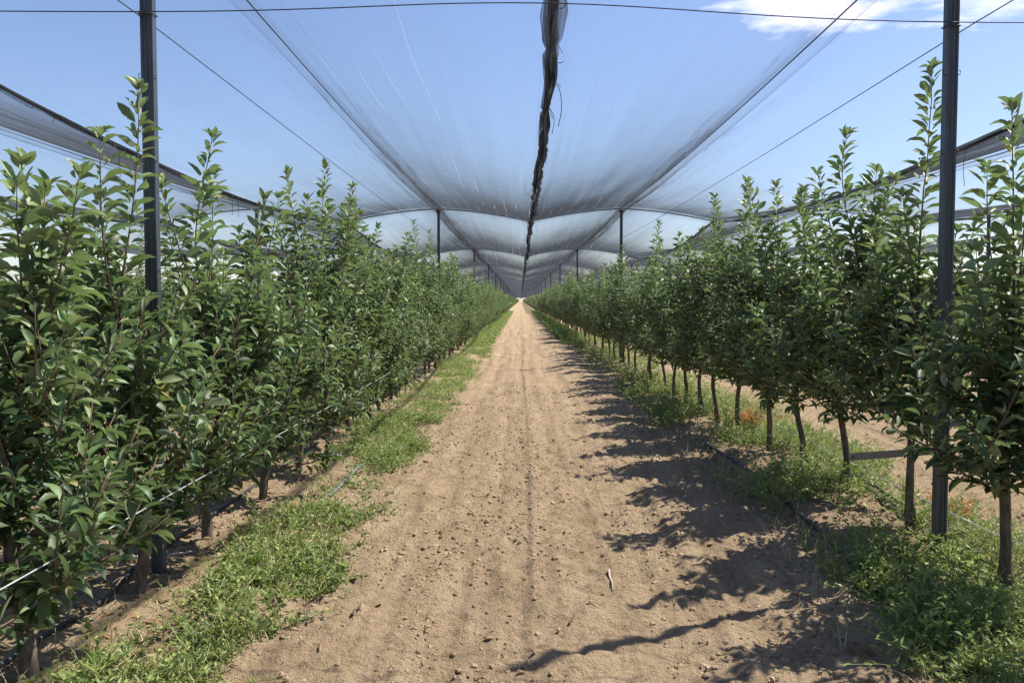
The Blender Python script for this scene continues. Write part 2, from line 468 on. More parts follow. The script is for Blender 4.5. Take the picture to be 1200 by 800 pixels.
def make_tree(seed, H=2.5, top=1.95, low=.62, spread=.58, bush=1.0, rad=.028, lean=(0, 0), dens=1.0, bend=.05, extra=()):
    """one orchard apple tree at the origin -> meshes for trunk, branches, crown"""
    r = np.random.default_rng(seed)
    TR, BR, LF = MB(), MB(), MB()
    # trunk + central leader
    zz = np.concatenate([[-.08, -.02, .03, .07, .11, .15, .21], np.linspace(.28, H, 15)]); nz_ = len(zz)
    px = bend * np.sin(zz * r.uniform(2, 4) + r.uniform(0, 6)) * sstep(0, .5, zz) + r.normal(0, .005, nz_).cumsum() * .6
    py = bend * np.sin(zz * r.uniform(2, 4) + r.uniform(0, 6)) * sstep(0, .5, zz) + r.normal(0, .005, nz_).cumsum() * .6
    f = sstep(.8, H, zz)
    tr = np.stack([px - px[0] + lean[0] * f, py - py[0] + lean[1] * f, zz], -1)
    rr = rad * np.interp(zz / H, [-.1, .0, .05, .3, .7, 1], [1.6, 1.3, 1.0, .78, .17, .075]) * (1 + .28 * np.exp(-((zz - .12) / .035) ** 2)) * (1 + r.normal(0, .05, nz_))
    TR.tube(tr, rr, 9, attr=np.repeat(sstep(1.5, 2.1, zz), 9))
    B, D, S, Yg = [], [], [], []

    def leafy(pts, a, b, step, size, rise=.75, young=(0.05, .5), ymul=1, tipsize=.45):
        L = np.linalg.norm(np.diff(pts, axis=0), axis=1).sum()
        n = max(2, int(L * (b - a) / (step / dens)))
        t = np.linspace(a, b, n) + r.normal(0, .2 / n, n)
        P, T = sample(pts, t)
        ph = np.arange(n) * 2.39996 + r.uniform(0, 6.28) + r.normal(0, .25, n)
        ref = np.array([1.0, 0.0, .05])
        u = np.cross(T, ref); u /= np.linalg.norm(u, axis=1)[:, None] + 1e-9
        w = np.cross(T, u)
        rad_ = np.cos(ph)[:, None] * u + np.sin(ph)[:, None] * w
        tip = sstep(.86, 1.0, t / b)
        ri = rise + .9 * tip + r.normal(0, .15, n)
        d = rad_ + T * ri[:, None]
        d[:, 2] += r.normal(.05, .12, n)
        d /= np.linalg.norm(d, axis=1)[:, None]
        sz = size * .93 * r.uniform(.58, 1.22, n) * (1 - tip * (1 - tipsize))
        B.append(P + d * .02 * np.ones((n, 1))); D.append(d); S.append(sz)
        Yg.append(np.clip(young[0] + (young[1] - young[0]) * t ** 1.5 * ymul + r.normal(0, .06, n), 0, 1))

    def rosette(pts, size=.085):
        P, T = sample(pts, np.array([1.0])); m = r.integers(4, 7)
        ph = np.arange(m) * 2.4 + r.uniform(0, 6.28)
        d = np.stack([np.cos(ph), np.sin(ph), r.uniform(.7, 2.2, m)], -1) + T[0] * .3
        B.append(np.repeat(P, m, 0)); D.append(d); S.append(size * r.uniform(.6, 1.2, m)); Yg.append(np.clip(r.normal(.85, .1, m), 0, 1))

    def spurs(pts, num, a=.05, b=.9, size=.098):
        P, T = sample(pts, r.uniform(a, b, num))
        for q in range(num):
            m = r.integers(4, 8)
            ph = np.arange(m) * 6.28 / m + r.uniform(0, 6.28)
            d = np.stack([np.cos(ph), np.sin(ph), r.uniform(-.15, .55, m)], -1)
            d += r.normal(0, .15, (m, 3))
            o = P[q] + r.normal(0, .035, 3)
            B.append(np.repeat(o[None], m, 0) + d * .015); D.append(d); S.append(size * r.uniform(.6, 1.15, m))
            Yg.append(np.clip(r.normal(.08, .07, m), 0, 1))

    def trunk_at(z):
        return np.array([np.interp(z, zz, tr[:, 0]), np.interp(z, zz, tr[:, 1]), z])
    tr = np.stack([np.interp(np.linspace(0, H, 40), zz, tr[:, i]) for i in (0, 1)] + [np.linspace(0, H, 40)], -1); zz = tr[:, 2]
    # leader shoot above the crown: well spaced arching leaves
    la = (top - .15) / H
    leafy(tr, la, 1.0, .016, .146, .60, (.25, .95), tipsize=.62)
    rosette(tr, .10)
    leafy(tr, low / H + .04, la, .026, .105, .35)
    spurs(tr, int(30 * bush), (low + .05) / H, la, .10)
    az0 = r.uniform(0, 6.28)
    nb = int(27 * bush * (top - low) / 1.4)
    for i in range(nb):                                   # spreading laterals
        z = low + (top - .5 - low) * ((i + r.uniform(0, 1)) / nb) ** 1.15
        az = az0 + i * 2.39996 + r.normal(0, .3)
        fr = (z - low) / (top - low)
        el = r.uniform(-.25, .65) if fr < .45 else r.uniform(.1, .7)
        L = spread * r.uniform(.75, 1.2) * (1.15 - .68 * fr) * (1 + .18 * abs(math.sin(az))) / math.cos(el * .7)
        p = walk(trunk_at(z), az, el, L, 6, r, .42)
        BR.tube(p, np.linspace(.009, .003, 7) * r.uniform(.8, 1.2), 5, attr=np.repeat(np.linspace(.2, 1, 7), 5))
        leafy(p, .16, 1, .024, .112)
        spurs(p, r.integers(4, 8))
        for _ in range(r.integers(1, 3)):
            q, _ = sample(p, np.array([r.uniform(.35, .7)]))
            p2 = walk(q[0], az + r.normal(0, .7), r.uniform(.7, 1.4), r.uniform(.25, .6), 4, r, .3)
            BR.tube(p2, np.linspace(.005, .002, 5), 5, attr=1)
            leafy(p2, .1, 1, .027, .105, young=(.1, .65))
    nu = int(8 * bush)
    for i in range(nu):                                   # upright shoots that make the ragged top
        z = r.uniform(top - 1.05, top - .25)
        az = az0 + 1 + i * 2.39996 + r.normal(0, .3)
        el = r.uniform(.85, 1.3)
        L = r.uniform(.5, 1.0)
        p = walk(trunk_at(z), az, el, L, 6, r, .55)
        BR.tube(p, np.linspace(.007, .002, 7), 5, attr=np.repeat(np.linspace(.3, 1, 7), 5))
        leafy(p, .1, 1, .018, .134, .60, young=(.15, .9), tipsize=.6); rosette(p)
    for (z, az, el, L) in extra:                          # shoots seen one by one in the photo
        p = walk(trunk_at(z), az, el, L, 8, r, .30, .06)
        BR.tube(p, np.linspace(.008, .002, 9), 5, attr=np.repeat(np.linspace(.3, 1, 9), 5))
        leafy(p, .08, 1, .018, .138, .60, young=(.2, .9), tipsize=.62); rosette(p, .1)
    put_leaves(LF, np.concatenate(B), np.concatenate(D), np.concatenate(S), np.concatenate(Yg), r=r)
    return (TR.mesh('trunk', attr_name='young'), BR.mesh('branches', attr_name='young'), LF.mesh('crown', attr_name='young'))


def plant(meshes, x, y, rot, label, group, scale=1.0, name='apple_tree'):
    root = bpy.data.objects.new(name, None); COL.objects.link(root)
    root.empty_display_size = .1
    root.location = (x, y, float(hz(x, y)) - .01); root.rotation_euler = (0, 0, rot); root.scale = (scale,) * 3
    tag(root, label, 'tree', group)
    for nm, me, m in zip(('trunk', 'branches', 'crown'), meshes, (M_BARK, M_BARK, M_LEAF)):
        link(nm, me, m, root)
    return root


XL, XR = ROW0, ROW0 + ROWD
GL, GR = 'apple trees of the row left of the alley', 'apple trees of the row right of the alley'
PI = math.pi
# trees near enough to be told apart: y, x offset, keyword settings, label
LEFT_NEAR = [
    (2.38, -.16, dict(seed=101, H=1.74, top=1.4, spread=.42, lean=(-.1, 0)), 'apple tree cut by the left edge of the photo, big leaves close up'),
    (3.40, .02, dict(seed=102, H=2.06, top=1.55, spread=.50, extra=((1.15, -.2, 1.15, .68), (1.0, .9, 1.1, .7), (1.0, -.6, .55, .6)), rad=.033), 'apple tree with bare trunk in the bottom left corner, under the white wire'),
    (4.42, .02, dict(seed=103, H=2.62, top=1.66, spread=.54, lean=(-.02, .0), extra=((1.3, 2.2, 1.15, .8), (.95, -.5, .5, .62))), 'apple tree touching the left steel post, one tall shoot beside it'),
    (5.42, .0, dict(seed=104, H=2.58, top=1.75, extra=((1.35, -2.0, 1.0, .95), (1.0, 0, .5, .6))), 'apple tree just past the left steel post, with a slender shoot against the blue net'),
    (6.55, .02, dict(seed=105, H=2.32, top=1.8, extra=((1.1, -.1, .45, .6),)), 'shorter bushy apple tree in the left row, between two with taller tips'),
    (7.70, .0, dict(seed=106, H=2.66, top=1.9), 'apple tree in the left row, right behind the shorter bushy one'),
    (8.90, .0, dict(seed=107, H=2.93, top=2.0, extra=((1.5, .5, 1.2, .95),)), 'apple tree with the highest tip in the middle of the left row'),
    (9.95, .0, dict(seed=108, H=2.85, top=2.1), 'apple tree right behind the highest tip of the left row, nearly as high'),
    (11.0, .0, dict(seed=109, H=2.45, top=2.05), 'lower apple tree in the left row, first one beyond the two highest tips'),
    (12.05, .0, dict(seed=110, H=2.55, top=2.1), 'apple tree in the left row, second one beyond the two highest tips'),
]
RIGHT_NEAR = [
    (2.25, .05, dict(seed=201, H=2.5, top=1.95, spread=.5), 'apple tree outside the right edge that throws the shadow in the bottom right corner'),
    (3.28, .06, dict(seed=202, H=2.45, top=1.95, spread=.42, lean=(.1, 0)), 'apple tree half outside the right edge, in front of the right steel post'),
    (4.38, .02, dict(seed=203, H=2.50, top=1.65, spread=.50, rad=.031, bend=.015, low=.56), 'apple tree with straight dark trunk at the right edge, right of the steel post'),
    (5.46, .03, dict(seed=204, H=2.93, top=1.78, spread=.52, rad=.027, bend=.015, lean=(.06, .0), low=.60), 'apple tree with the tallest shoot of all, just left of the right steel post'),
    (6.58, .02, dict(seed=205, H=2.74, top=1.85, spread=.54, bend=.055, extra=((1.5, -1.0, 1.3, .95),)), 'curved apple tree near the end of the grey lath, a tall shoot on top'),
    (7.50, .02, dict(seed=206, H=2.42, top=1.92, bend=.05), 'lower apple tree with leaning trunk, first one beyond the end of the grey lath'),
    (8.50, .02, dict(seed=207, H=2.62, top=1.98, bend=.05), 'apple tree in the right row just in front of the orange withered weed'),
    (9.65, .0, dict(seed=208, H=2.86, top=2.02, bend=.04), 'apple tree in the right row with forked trunk left of the orange withered weed'),
    (10.7, .0, dict(seed=209, H=2.82, top=2.02), 'apple tree in the right row, second one beyond the orange withered weed'),
    (11.7, .0, dict(seed=210, H=2.5, top=2.0), 'apple tree in the right row, third one beyond the orange withered weed'),
    (12.7, .0, dict(seed=211, H=2.45, top=2.0), 'apple tree in the right row, fourth one beyond the orange withered weed'),
]
for y, dx, kw, lab in LEFT_NEAR:
    kw.setdefault('low', .24); kw['spread'] = kw.get('spread', .58) + .08
    plant(make_tree(**kw), XL + dx, y, 0, lab, GL)
for y, dx, kw, lab in RIGHT_NEAR:
    kw.setdefault('low', .54); kw['dens'] = 1.15
    plant(make_tree(**kw), XR + dx, y, 0, lab, GR)

HS = (2.35, 2.5, 2.62, 2.3, 2.75, 2.42, 2.55, 2.85, 2.25)
VAR_L = [make_tree(300 + i, H=h, top=1.9, dens=.95, spread=.64, low=.28) for i, h in enumerate(HS)]
VAR_R = [make_tree(320 + i, H=h, top=1.9, dens=.95, spread=.58, low=.50) for i, h in enumerate(HS)]
ORD = ['fifth', 'sixth', 'seventh', 'eighth', 'ninth', 'tenth']
pr = random.Random(3)
counts = {}
def row_of(x, y0, num, labeler, group, phase=0):
    y = y0
    for i in range(num):
        v = (VAR_L if x < 0 else VAR_R)[pr.randrange(9)]
        t_ = plant(v, x + pr.uniform(-.08, .08), y, pr.uniform(0, 6.28), labeler(i, y), group, pr.uniform(.92, 1.06) if pr.random() > .07 else .78)
        t_.scale.z *= pr.uniform(.92, 1.08); t_.rotation_euler = (pr.uniform(-.04, .04), pr.uniform(-.04, .04), t_.rotation_euler.z)
        y += 1.05 * pr.uniform(.92, 1.08)

def bay_label(side):
    names = ['first', 'second', 'third', 'fourth', 'fifth', 'sixth', 'seventh', 'eighth']
    def f(i, y):
        b = int((y - POST_Y0) // POST_D)
        if b == 0:
            n = POST_Y0 + POST_D - y
            j = int(n / 1.05)
            w = ['right before', 'one tree before', 'two trees before', 'three trees before', 'four trees before', 'five trees before', 'six trees before', 'seven trees before', 'eight trees before', 'nine trees before']
            return 'apple tree in the %s row, standing %s its second steel post' % (side, w[min(j, 9)])
        return 'distant apple tree in the %s row, between its %s and %s steel posts' % (side, names[min(b, 6)], names[min(b + 1, 7)])
    return f
used_labels = set()
def uniq(f):
    def g(i, y):
        return f(i, y)
    return g
row_of(XL, 13.1, 85, bay_label('left'), GL)
row_of(XR, 13.75, 85, bay_label('right'), GR)
row_of(XL - ROWD, 2.6, 40, lambda i, y: 'apple tree of the next row over, glimpsed behind the left row', 'apple trees of the row behind the left row')
row_of(XR + ROWD, 3.2, 48, lambda i, y: 'apple tree of the next row over, glimpsed behind the right row', 'apple trees of the row behind the right row')
row_of(XR + 2 * ROWD, 6.0, 18, lambda i, y: 'apple tree two rows behind the right row, glimpsed between stems', 'apple trees two rows behind the right row')

# trees too many and too far to tell apart: one mass
FT = MB()
ft = []
for k in range(-4, 6):
    x = ROW0 + ROWD * k
    y0 = {0: 103, 1: 103, -1: 45, 2: 54, 3: 26}.get(k, 8)
    y1 = Y_END - 4 if k in (0, 1) else 345
    ys = np.arange(y0, y1, 1.05)
    for y in ys:
        if k not in (-1, 0, 1, 2) and y > 160: continue
        ft.append((x, y))
ft = np.array(ft); nl = 110
base = np.repeat(ft, nl, 0); m_ = len(base)
zz_ = rng.beta(1.5, 1.6, m_) * 1.75 + .6
wid = .62 * np.clip(1.05 - ((zz_ - 1.2) / 1.5) ** 2, .15, 1)
ang = rng.uniform(0, 6.28, m_); rr_ = wid * np.sqrt(rng.uniform(.1, 1, m_))
P0 = np.stack([base[:, 0] + np.cos(ang) * rr_, base[:, 1] + np.sin(ang) * rr_, zz_], -1)
dd = np.stack([np.cos(ang), np.sin(ang), rng.uniform(-.2, .9, m_)], -1)
QT = (np.array([(0, 0, 0), (.5, .3, .1), (.5, -.3, .1), (1, 0, -.1)]), np.zeros((0, 3), int), np.array([(0, 2, 3, 1)]))
put_leaves(FT, P0, dd, rng.uniform(.16, .30, m_), np.clip((zz_ - 1.6) * .5, 0, .6), roll=.6, temps=[QT])
for x, y in ft[::1]:
    FT.tube(np.array([(x, y, -.05), (x + .02, y, .5), (x, y, 1.1)]), (.03, .026, .02), 4, cap=False)
tag(link('apple_trees', FT.mesh('apple_trees', attr_name='young'), M_LEAF), 'far ends of the apple tree rows merging into one green mass', 'trees', kind='stuff')

# ------------------------------------------------------------------ posts, cables, wires
def net_z(x, y):
    """height of the net: high over the rows, low along the valleys, sagging between the post lines"""
    k = np.round((x - VAL0) / ROWD)
    t = np.clip(np.abs(x - (VAL0 + k * ROWD)) / (ROWD / 2), 0, 1)
    c = (1 - t) ** 1.6
    s = np.mod((y - POST_Y0) / POST_D, 1)
    sag = 4 * s * (1 - s)
    return Z_RIDGE - DROP * c - sag * (.09 + .29 * (1 - t) ** .8)


def post_mesh(h, big):
    mb = MB()
    w, d = .034, .025
    prof = [(-w, d), (-w, -d), (-.024, -d), (-.018, -.016), (-.006, -.016), (0, -.022), (.006, -.016), (.018, -.016), (.024, -d), (w, -d), (w, d), (.020, d), (.020, d - .006), (w - .006, d - .006), (w - .006, -.010), (-w + .006, -.010), (-w + .006, d - .006), (-.020, d - .006), (-.020, d)]
    P = np.array(prof); n = len(P)
    zs = np.array([-.35, h])
    V = np.concatenate([np.column_stack([P, np.full(n, z)]) for z in zs])
    j = np.arange(n); q = np.stack([j, (j + 1) % n, (j + 1) % n + n, j + n], -1)
    mb.add(V, [q, (np.arange(n)[::-1])[None], (np.arange(n) + n)[None]])
    return mb.mesh('post_body', smooth=False)

PB = post_mesh(Z_RIDGE - .08, True)
cm = MB()
cm.tube(np.array([(0, 0, 0), (0, 0, .03), (0, 0, .06), (0, 0, .075)]), (.052, .054, .050, .025), 12)
CAPM = cm.mesh('cap')
hk = MB()
hk.tube(np.array([(-.041, -.029, 0), (.041, -.029, 0), (.041, .031, 0), (-.041, .031, 0), (-.041, -.029, 0)]), .0035, 5)
CLAMPM = hk.mesh('wire_clamp')

HOOKM = []
for sx in (-1, 1):
    hk = MB(); hk.tube(np.array([(sx * .034, -.018, 0), (sx * .046, -.021, .002), (sx * .048, -.021, .022), (sx * .041, -.021, .028)]), .0028, 5)
    HOOKM.append(hk.mesh('wire_hook'))

def post(x, y, label, group, lean=0):
    root = bpy.data.objects.new('steel_post', None); COL.objects.link(root)
    g = float(hz(x, y)); root.location = (x, y, g); root.empty_display_size = .1
    root.rotation_euler = (0, lean, 0)
    tag(root, label, 'post', group)
    link('post_body', PB, M_STEEL, root)
    c = link('cap', CAPM, M_CAP, root, (0, 0, Z_RIDGE - .09 - g))
    if y < 30:
        link('wire_clamp', CLAMPM, M_STEEL, root, (0, 0, 3.16 - g))
        for hz_ in (.5, 1.1, 1.7, 2.3, 2.75):
            for hm_ in HOOKM: link('wire_hook', hm_, M_STEEL, root, (0, 0, hz_))
    return root
NUMW = ['first', 'second', 'third', 'fourth', 'fifth', 'sixth', 'seventh', 'eighth', 'ninth', 'tenth', 'eleventh', 'twelfth']
for j in range(10):
    y = POST_Y0 + POST_D * j
    for k, side in ((0, 'left'), (1, 'right')):
        x = ROW0 + ROWD * k
        lab = ('dark grooved steel post nearest the viewer in the %s row, taller than the picture' % side if j == 0 else
               'thin %s steel post standing out above the %s row, reaching the net' % (('nearer' if j == 1 else 'second small' if j == 2 else 'third small'), side) if j < 4 else
               'far steel post deep in the %s row, hardly showing above the trees' % side)
        yy = y + (.13 if (k == 1 and j == 0) else -.12 if (k == 0 and j == 0) else 0)
        post(x + (-.02 if j == 0 else 0), yy, lab, 'steel posts of the %s row' % side)
for k, lab in ((-1, 'steel post of the next row over, seen above the left row'), (2, 'steel post of the next row over, seen above the right row'), (3, 'steel post two rows behind the right row, under the net'), (-2, 'steel post two rows behind the left row, under the net')):
    for j in range(1, 4):
        post(ROW0 + ROWD * k, POST_Y0 + POST_D * j, lab, 'steel posts of the row at x%+d' % k if False else lab.replace('steel post', 'steel posts', 1).split(',')[0])

XMIN, XMAX = ROW0 - ROWD * 3, ROW0 + ROWD * 4
NB = int((Y_END - POST_Y0) / POST_D) + 1
for j in range(0, NB):
    y = POST_Y0 + POST_D * j
    xs = np.arange(XMIN, XMAX + .01, ROWD / 24)
    mb = MB(); mb.tube(np.stack([xs, np.full_like(xs, y), net_z(xs, y) - .012], -1), .007 if j == 0 else .016, 5)
    lab = ('dark support cable across the net over the nearest posts, above the picture' if j == 0 else
           'dark curved support cable across the net between the second pair of posts' if j == 1 else
           'dark curved support cable across the net between the third pair of posts' if j == 2 else
           'dark support cable crossing far away under the receding net')
    tag(link('support_cable', mb.mesh('support_cable'), M_WIRE), lab, 'cable', 'cables crossing under the net')

def line_obj(name, pts, r, m, label, cat, group=None, sides=6):
    mb = MB(); mb.tube(np.asarray(pts), r, sides)
    return tag(link(name, mb.mesh(name), m), label, cat, group)

ywire = np.concatenate([np.arange(-11.45, 120, POST_D / 4), [160]])
for k, side in ((0, 'left'), (1, 'right')):
    x = ROW0 + ROWD * k
    s = np.mod((ywire - POST_Y0) / POST_D, 1); sag = 4 * s * (1 - s)
    line_obj('trellis_wire', np.stack([np.full_like(ywire, x - (.045 if k == 0 else -.045)), ywire, 3.14 - .04 * sag], -1), .0032, M_WIRE,
             'dark wire running high along the %s row from post to post' % side, 'wire', 'high row wires')
    ys = np.arange(-11.45, Y_END, POST_D / 8)
    line_obj('ridge_cable', np.stack([np.full_like(ys, x), ys, net_z(np.full_like(ys, x), ys) - .02], -1), .006, M_WIRE,
             'dark ridge cable carrying the net lengthwise over the %s row' % side, 'cable', 'ridge cables')
line_obj('cross_wire', smooth_path([(-6.5, 4.7, 3.22), (-2.03, 4.68, 3.16), (.1, 4.86, 3.26), (2.46, 4.93, 3.17), (7, 5.1, 3.24)], 60), .0034, M_WIRE,
         'thin dark wire stretched across the alley at the top of the picture', 'wire')
line_obj('low_wire', smooth_path([(-1.64, .5, .68), (-1.66, 3.0, .68), (-1.67, 5, .675), (-1.66, 9, .68), (-1.67, 21, .68), (-1.68, 60, .68)], 60), .0028, M_WIREL,
         'bright white wire running low along the alley side of the left row', 'wire')
line_obj('low_wire', smooth_path([(2.60, .5, .36), (2.60, 4.0, .35), (2.58, 5, .33), (2.56, 9, .36), (2.56, 21, .4), (2.56, 60, .4)], 60), .0028, M_WIREL,
         'thin pale wire running low along the right row behind the trunks', 'wire')

# ------------------------------------------------------------------ nets
def net_panel(k, half, hi):
    """half = -1: from the valley k to the row on its left; +1: to the row on its right"""
    xv = VAL0 + ROWD * k
    m = 22 if hi else 10
    t = np.linspace(0, 1, m)
    xs = xv + half * (.01 + t * (ROWD / 2 - .012))
    ys = np.concatenate([np.arange(-11.45, 40, .65), np.arange(40, Y_END, 1.63)])
    Xn, Yn = np.meshgrid(xs, ys)
    Z = net_z(Xn, Yn)
    s = np.mod((Yn - POST_Y0) / POST_D, 1); free = 4 * s * (1 - s)
    T = np.broadcast_to(t, Xn.shape)
    Z = Z + .020 * (vnoise(Xn * 2.6 + k * 9, Yn * .35, 61) - .5) * (1 - T ** 6)
    Z = Z + .012 * (vnoise(Xn * 6 + k * 9, Yn * .5, 62) - .5) * (1 - T ** 6)
    edge = np.maximum(sstep(.78, 1, T), .6 * sstep(.12, 0, T))
    mb = MB(); mb.grid(np.stack([Xn, Yn, Z], -1), edge)
    return mb

def hem_strip(k, half):
    xv = VAL0 + ROWD * k + half * ROWD / 2
    ys = np.arange(-11.45, Y_END, .8)
    u = np.linspace(0, 1, 4)
    w = .05 + .10 * vnoise(ys * .23 + k * 3 + half, ys * 0, 71)
    Xn = xv - half * (.004 + u[None] * w[:, None]); Yn = np.repeat(ys[:, None], 4, 1)
    Z = net_z(Xn, Yn) - .03 - .03 * np.sin(u * 3.14)[None] * vnoise(ys[:, None] * .9, u[None] + half, 72)
    mb = MB(); mb.grid(np.stack([Xn, Yn, Z], -1), np.ones(Xn.shape) * .6)
    return mb

def roll_part(k):
    xv = VAL0 + ROWD * k
    ys = np.concatenate([np.arange(-2, 40, .045), np.arange(40, 150, .12)]) if k == 0 else np.arange(-2, 70, .09)
    n = len(ys); sides = 14
    seed = 81 + k
    amp = 1.0 if k == 0 else .55
    cx = xv + .03 * (vnoise(ys * .6, ys * 0, seed + 4) - .5) + .014 * (vnoise(ys * 2.3, ys * 0, seed + 5) - .5)
    cz0 = net_z(np.full(n, xv), ys)
    mb = MB()
    u = np.linspace(-1, 1, 9)
    for q in range(5):
        w = (.012 + .062 * vnoise(ys * 1.1, ys * 0 + q, seed + 9 * q) + .014 * vnoise(ys * 4.5, ys * 0 + q, seed + 9 * q + 1)) * amp * .82
        pin = np.abs(np.mod(ys + .35 * vnoise(ys * .5, ys * 0, 4), 1.3) - .65) / .65          # tied every metre or so
        w *= .55 + .45 * sstep(1.0, .75, pin)
        w *= 1 + .0 * np.exp(-((ys - 5.45) / .28) ** 2) * (k == 0)
        ph = .75 * (vnoise(ys * .8, ys * 0 + q, seed + 9 * q + 2) - .5) * 2 + (q - 2) * .45
        ox = .030 * amp * (vnoise(ys * 1.6, ys * 0 + q, seed + 9 * q + 3) - .5) * 2
        cr = .030 * amp * (vnoise(u[None] * 2.6 + q * 7, ys[:, None] * 1.5, seed + 9 * q + 4) - .5) * 2
        Xr = cx[:, None] + ox[:, None] + u[None] * (w * np.cos(ph))[:, None] - cr * np.sin(ph)[:, None]
        Zr = cz0[:, None] - .035 * amp + u[None] * (w * np.sin(ph))[:, None] * .8 + cr * np.cos(ph)[:, None] - .012 * q * amp
        mb.grid(np.stack([Xr, np.repeat(ys[:, None], 9, 1), Zr], -1), np.full((n, 9), .3))
    cz = cz0 - .06 * amp
    return mb, cx, cz, ys

names_alley = {0: 'over the alley', -1: 'over the next alley on the left', 1: 'over the next alley on the right'}
for k in range(-3, 4):
    for half in (-1, 1):
        mb = net_panel(k, half, k in (-1, 0, 1))
        o = link('hail_net', mb.mesh('hail_net', attr_name='young'), M_NET)
        sd = 'left' if half < 0 else 'right'
        where = names_alley.get(k)
        lab = ('translucent hail net panel %s, %s of its seam' % (where, sd)) if where else 'far hail net panel to the %s, a pale band low in the sky' % ('left' if k < 0 else 'right')
        tag(o, lab, 'net', 'hail net panels spread above the orchard')
        link('hem', hem_strip(k, half).mesh('hem', attr_name='young'), M_HEM, o)
    if abs(k) <= 2:
        mb, cx, cz, ys = roll_part(k)
        o = link('net_roll', mb.mesh('net_roll', attr_name='young'), M_ROLL)
        where = names_alley.get(k)
        tag(o, ('dark crumpled roll of gathered net along the seam %s' % where) if where else 'dark net roll two alleys away to the %s, a thin line under the net' % ('left' if k < 0 else 'right'), 'net roll', 'gathered net rolls along the seams')
        # ties and loose cords
        rr = np.random.default_rng(90 + k)
        tie = MB()
        yy = 4.5
        while yy < (60 if k == 0 else 40):
            yy += rr.uniform(.25, .7)
            i = int(np.argmin(np.abs(ys - yy)))
            L = rr.uniform(.03, .08)
            sx = rr.choice((-1, 1))
            p = np.array([cx[i], ys[i], cz[i]])
            pts = p + np.array([(0, 0, .02), (sx * L * .5, .02, rr.uniform(-.03, .03)), (sx * L, rr.uniform(-.1, .1), -rr.uniform(0, .08))])
            tie.tube(smooth_path(pts, 8), .0028, 4)
        link('tie', tie.mesh('tie'), M_WIRE, o)['kind'] = 'stuff'
        spots = ((6.9, .07, .34), (7.6, .05, .22), (12.4, -.05, .25), (20.9, .03, .30), (21.4, -.04, .24)) if k == 0 else tuple((q, 0.02 * (-1) ** int(q), .42 if int(q) % 2 else .3) for q in (6.6, 6.9, 9.2, 9.5, 12.6, 12.85, 16.4, 16.7))
        for (yq, dx, L) in spots:
            i = int(np.argmin(np.abs(ys - yq)))
            p = np.array([cx[i], ys[i], cz[i]])
            pts = p + np.array([(0, 0, .02), (dx, .02, -.04), (dx * 1.3, .05, -L * .55), (dx * .9, .03, -L)])
            cmb = MB(); cmb.tube(smooth_path(pts, 12), .0032, 5)
            link('hanging_cord', cmb.mesh('hanging_cord'), M_WIRE, o)

# ------------------------------------------------------------------ hoses, lath, twigs on the ground
def ground_path(pts, lift, n=80):
    p = smooth_path([(a, b, 0) for a, b in pts], n)
    p[:, 2] = hz(p[:, 0], p[:, 1])
    if len(p) > 8:
        ker = np.ones(7) / 7
        z = np.convolve(np.pad(p[:, 2], 3, mode='edge'), ker, 'valid'); p[:, 2] = np.maximum(z, p[:, 2] - .01)
    p[:, 2] += lift
    return p
pipe = MB(); pp = ground_path([(-1.56, 5.6), (-1.53, 6.2), (-1.50, 7.8), (-1.49, 8.3)], .018, 90); pp[:, 2] -= .05 * (sstep(6.1, 5.7, pp[:, 1]) + sstep(7.9, 8.3, pp[:, 1]))
pipe.tube(pp, .015, 8)
o = link('irrigation_pipe', pipe.mesh('irrigation_pipe'), M_PIPE)
tag(o, 'dusty grey irrigation pipe emerging from the weeds left of the bare alley', 'pipe')
for yq in (6.55, 7.35):
    i = int(np.argmin(np.abs(pp[:, 1] - yq)))
    cp = MB(); cp.tube(np.array([pp[i] + (0, -.03, 0), pp[i] + (0, .03, 0)]), .020, 8)
    link('coupling', cp.mesh('coupling'), M_PIPE, o)
line_obj('drip_hose', ground_path([(-2.22, 2.6), (-2.16, 3.7), (-2.13, 4.3), (-2.2, 5.5), (-2.15, 9)], .014), .0125, M_HOSE, 'dark drip hose lying beside the trunk in the bottom left corner', 'hose', None, 8)
line_obj('drip_hose', ground_path([(1.90, 4.75), (1.945, 5.2), (1.97, 6.2), (1.99, 7.4), (1.95, 9)], .020), .016, M_HOSE, 'black hose along the soil edge in the shade of the right row', 'hose', None, 8)
line_obj('drip_hose', ground_path([(2.66, 5.6), (2.72, 6.1), (2.80, 7.1), (2.74, 7.7)], .030), .0125, M_HOSE, 'black hose lifting off the sunlit soil behind the curved trunk, upper of two', 'hose', None, 8)
line_obj('drip_hose', ground_path([(2.60, 5.7), (2.64, 6.1), (2.73, 6.8), (2.78, 7.5)], .012), .010, M_HOSE, 'black hose flat on the soil behind the curved trunk, lower of two', 'hose', None, 8)

lath = MB(); lath.box((0, 0, 0), (.60, .018, .042))
lo = link('wooden_lath', lath.mesh('wooden_lath', smooth=False), M_LATH, None, (2.20, 4.934, .715)); lo.rotation_euler = (R(-8), R(-3.5), R(4))
Rm = np.array(lo.rotation_euler.to_matrix()); lp = np.array(lo.location)
tw = MB()
for zz_t in (.70, .712, .722):
    pw = np.array([(2.41, 4.92, zz_t), (2.505, 4.925, zz_t + .004), (2.508, 5.015, zz_t + .008), (2.412, 5.015, zz_t + .010), (2.41, 4.92, zz_t + .012)])
    tw.tube((pw - lp) @ Rm, .0022, 5)
link('tie_wire', tw.mesh('tie_wire'), M_WIREL, lo)
bv = lo.modifiers.new('bevel', 'BEVEL'); bv.width = .003; bv.segments = 2
tag(lo, 'weathered grey lath fixed level across the right steel post', 'lath')
nl_ = MB(); nl_.tube(np.array([(-.285, -.015, .0), (-.285, -.008, .0)]), .006, 8); link('nail', nl_.mesh('nail'), M_STEEL, lo)

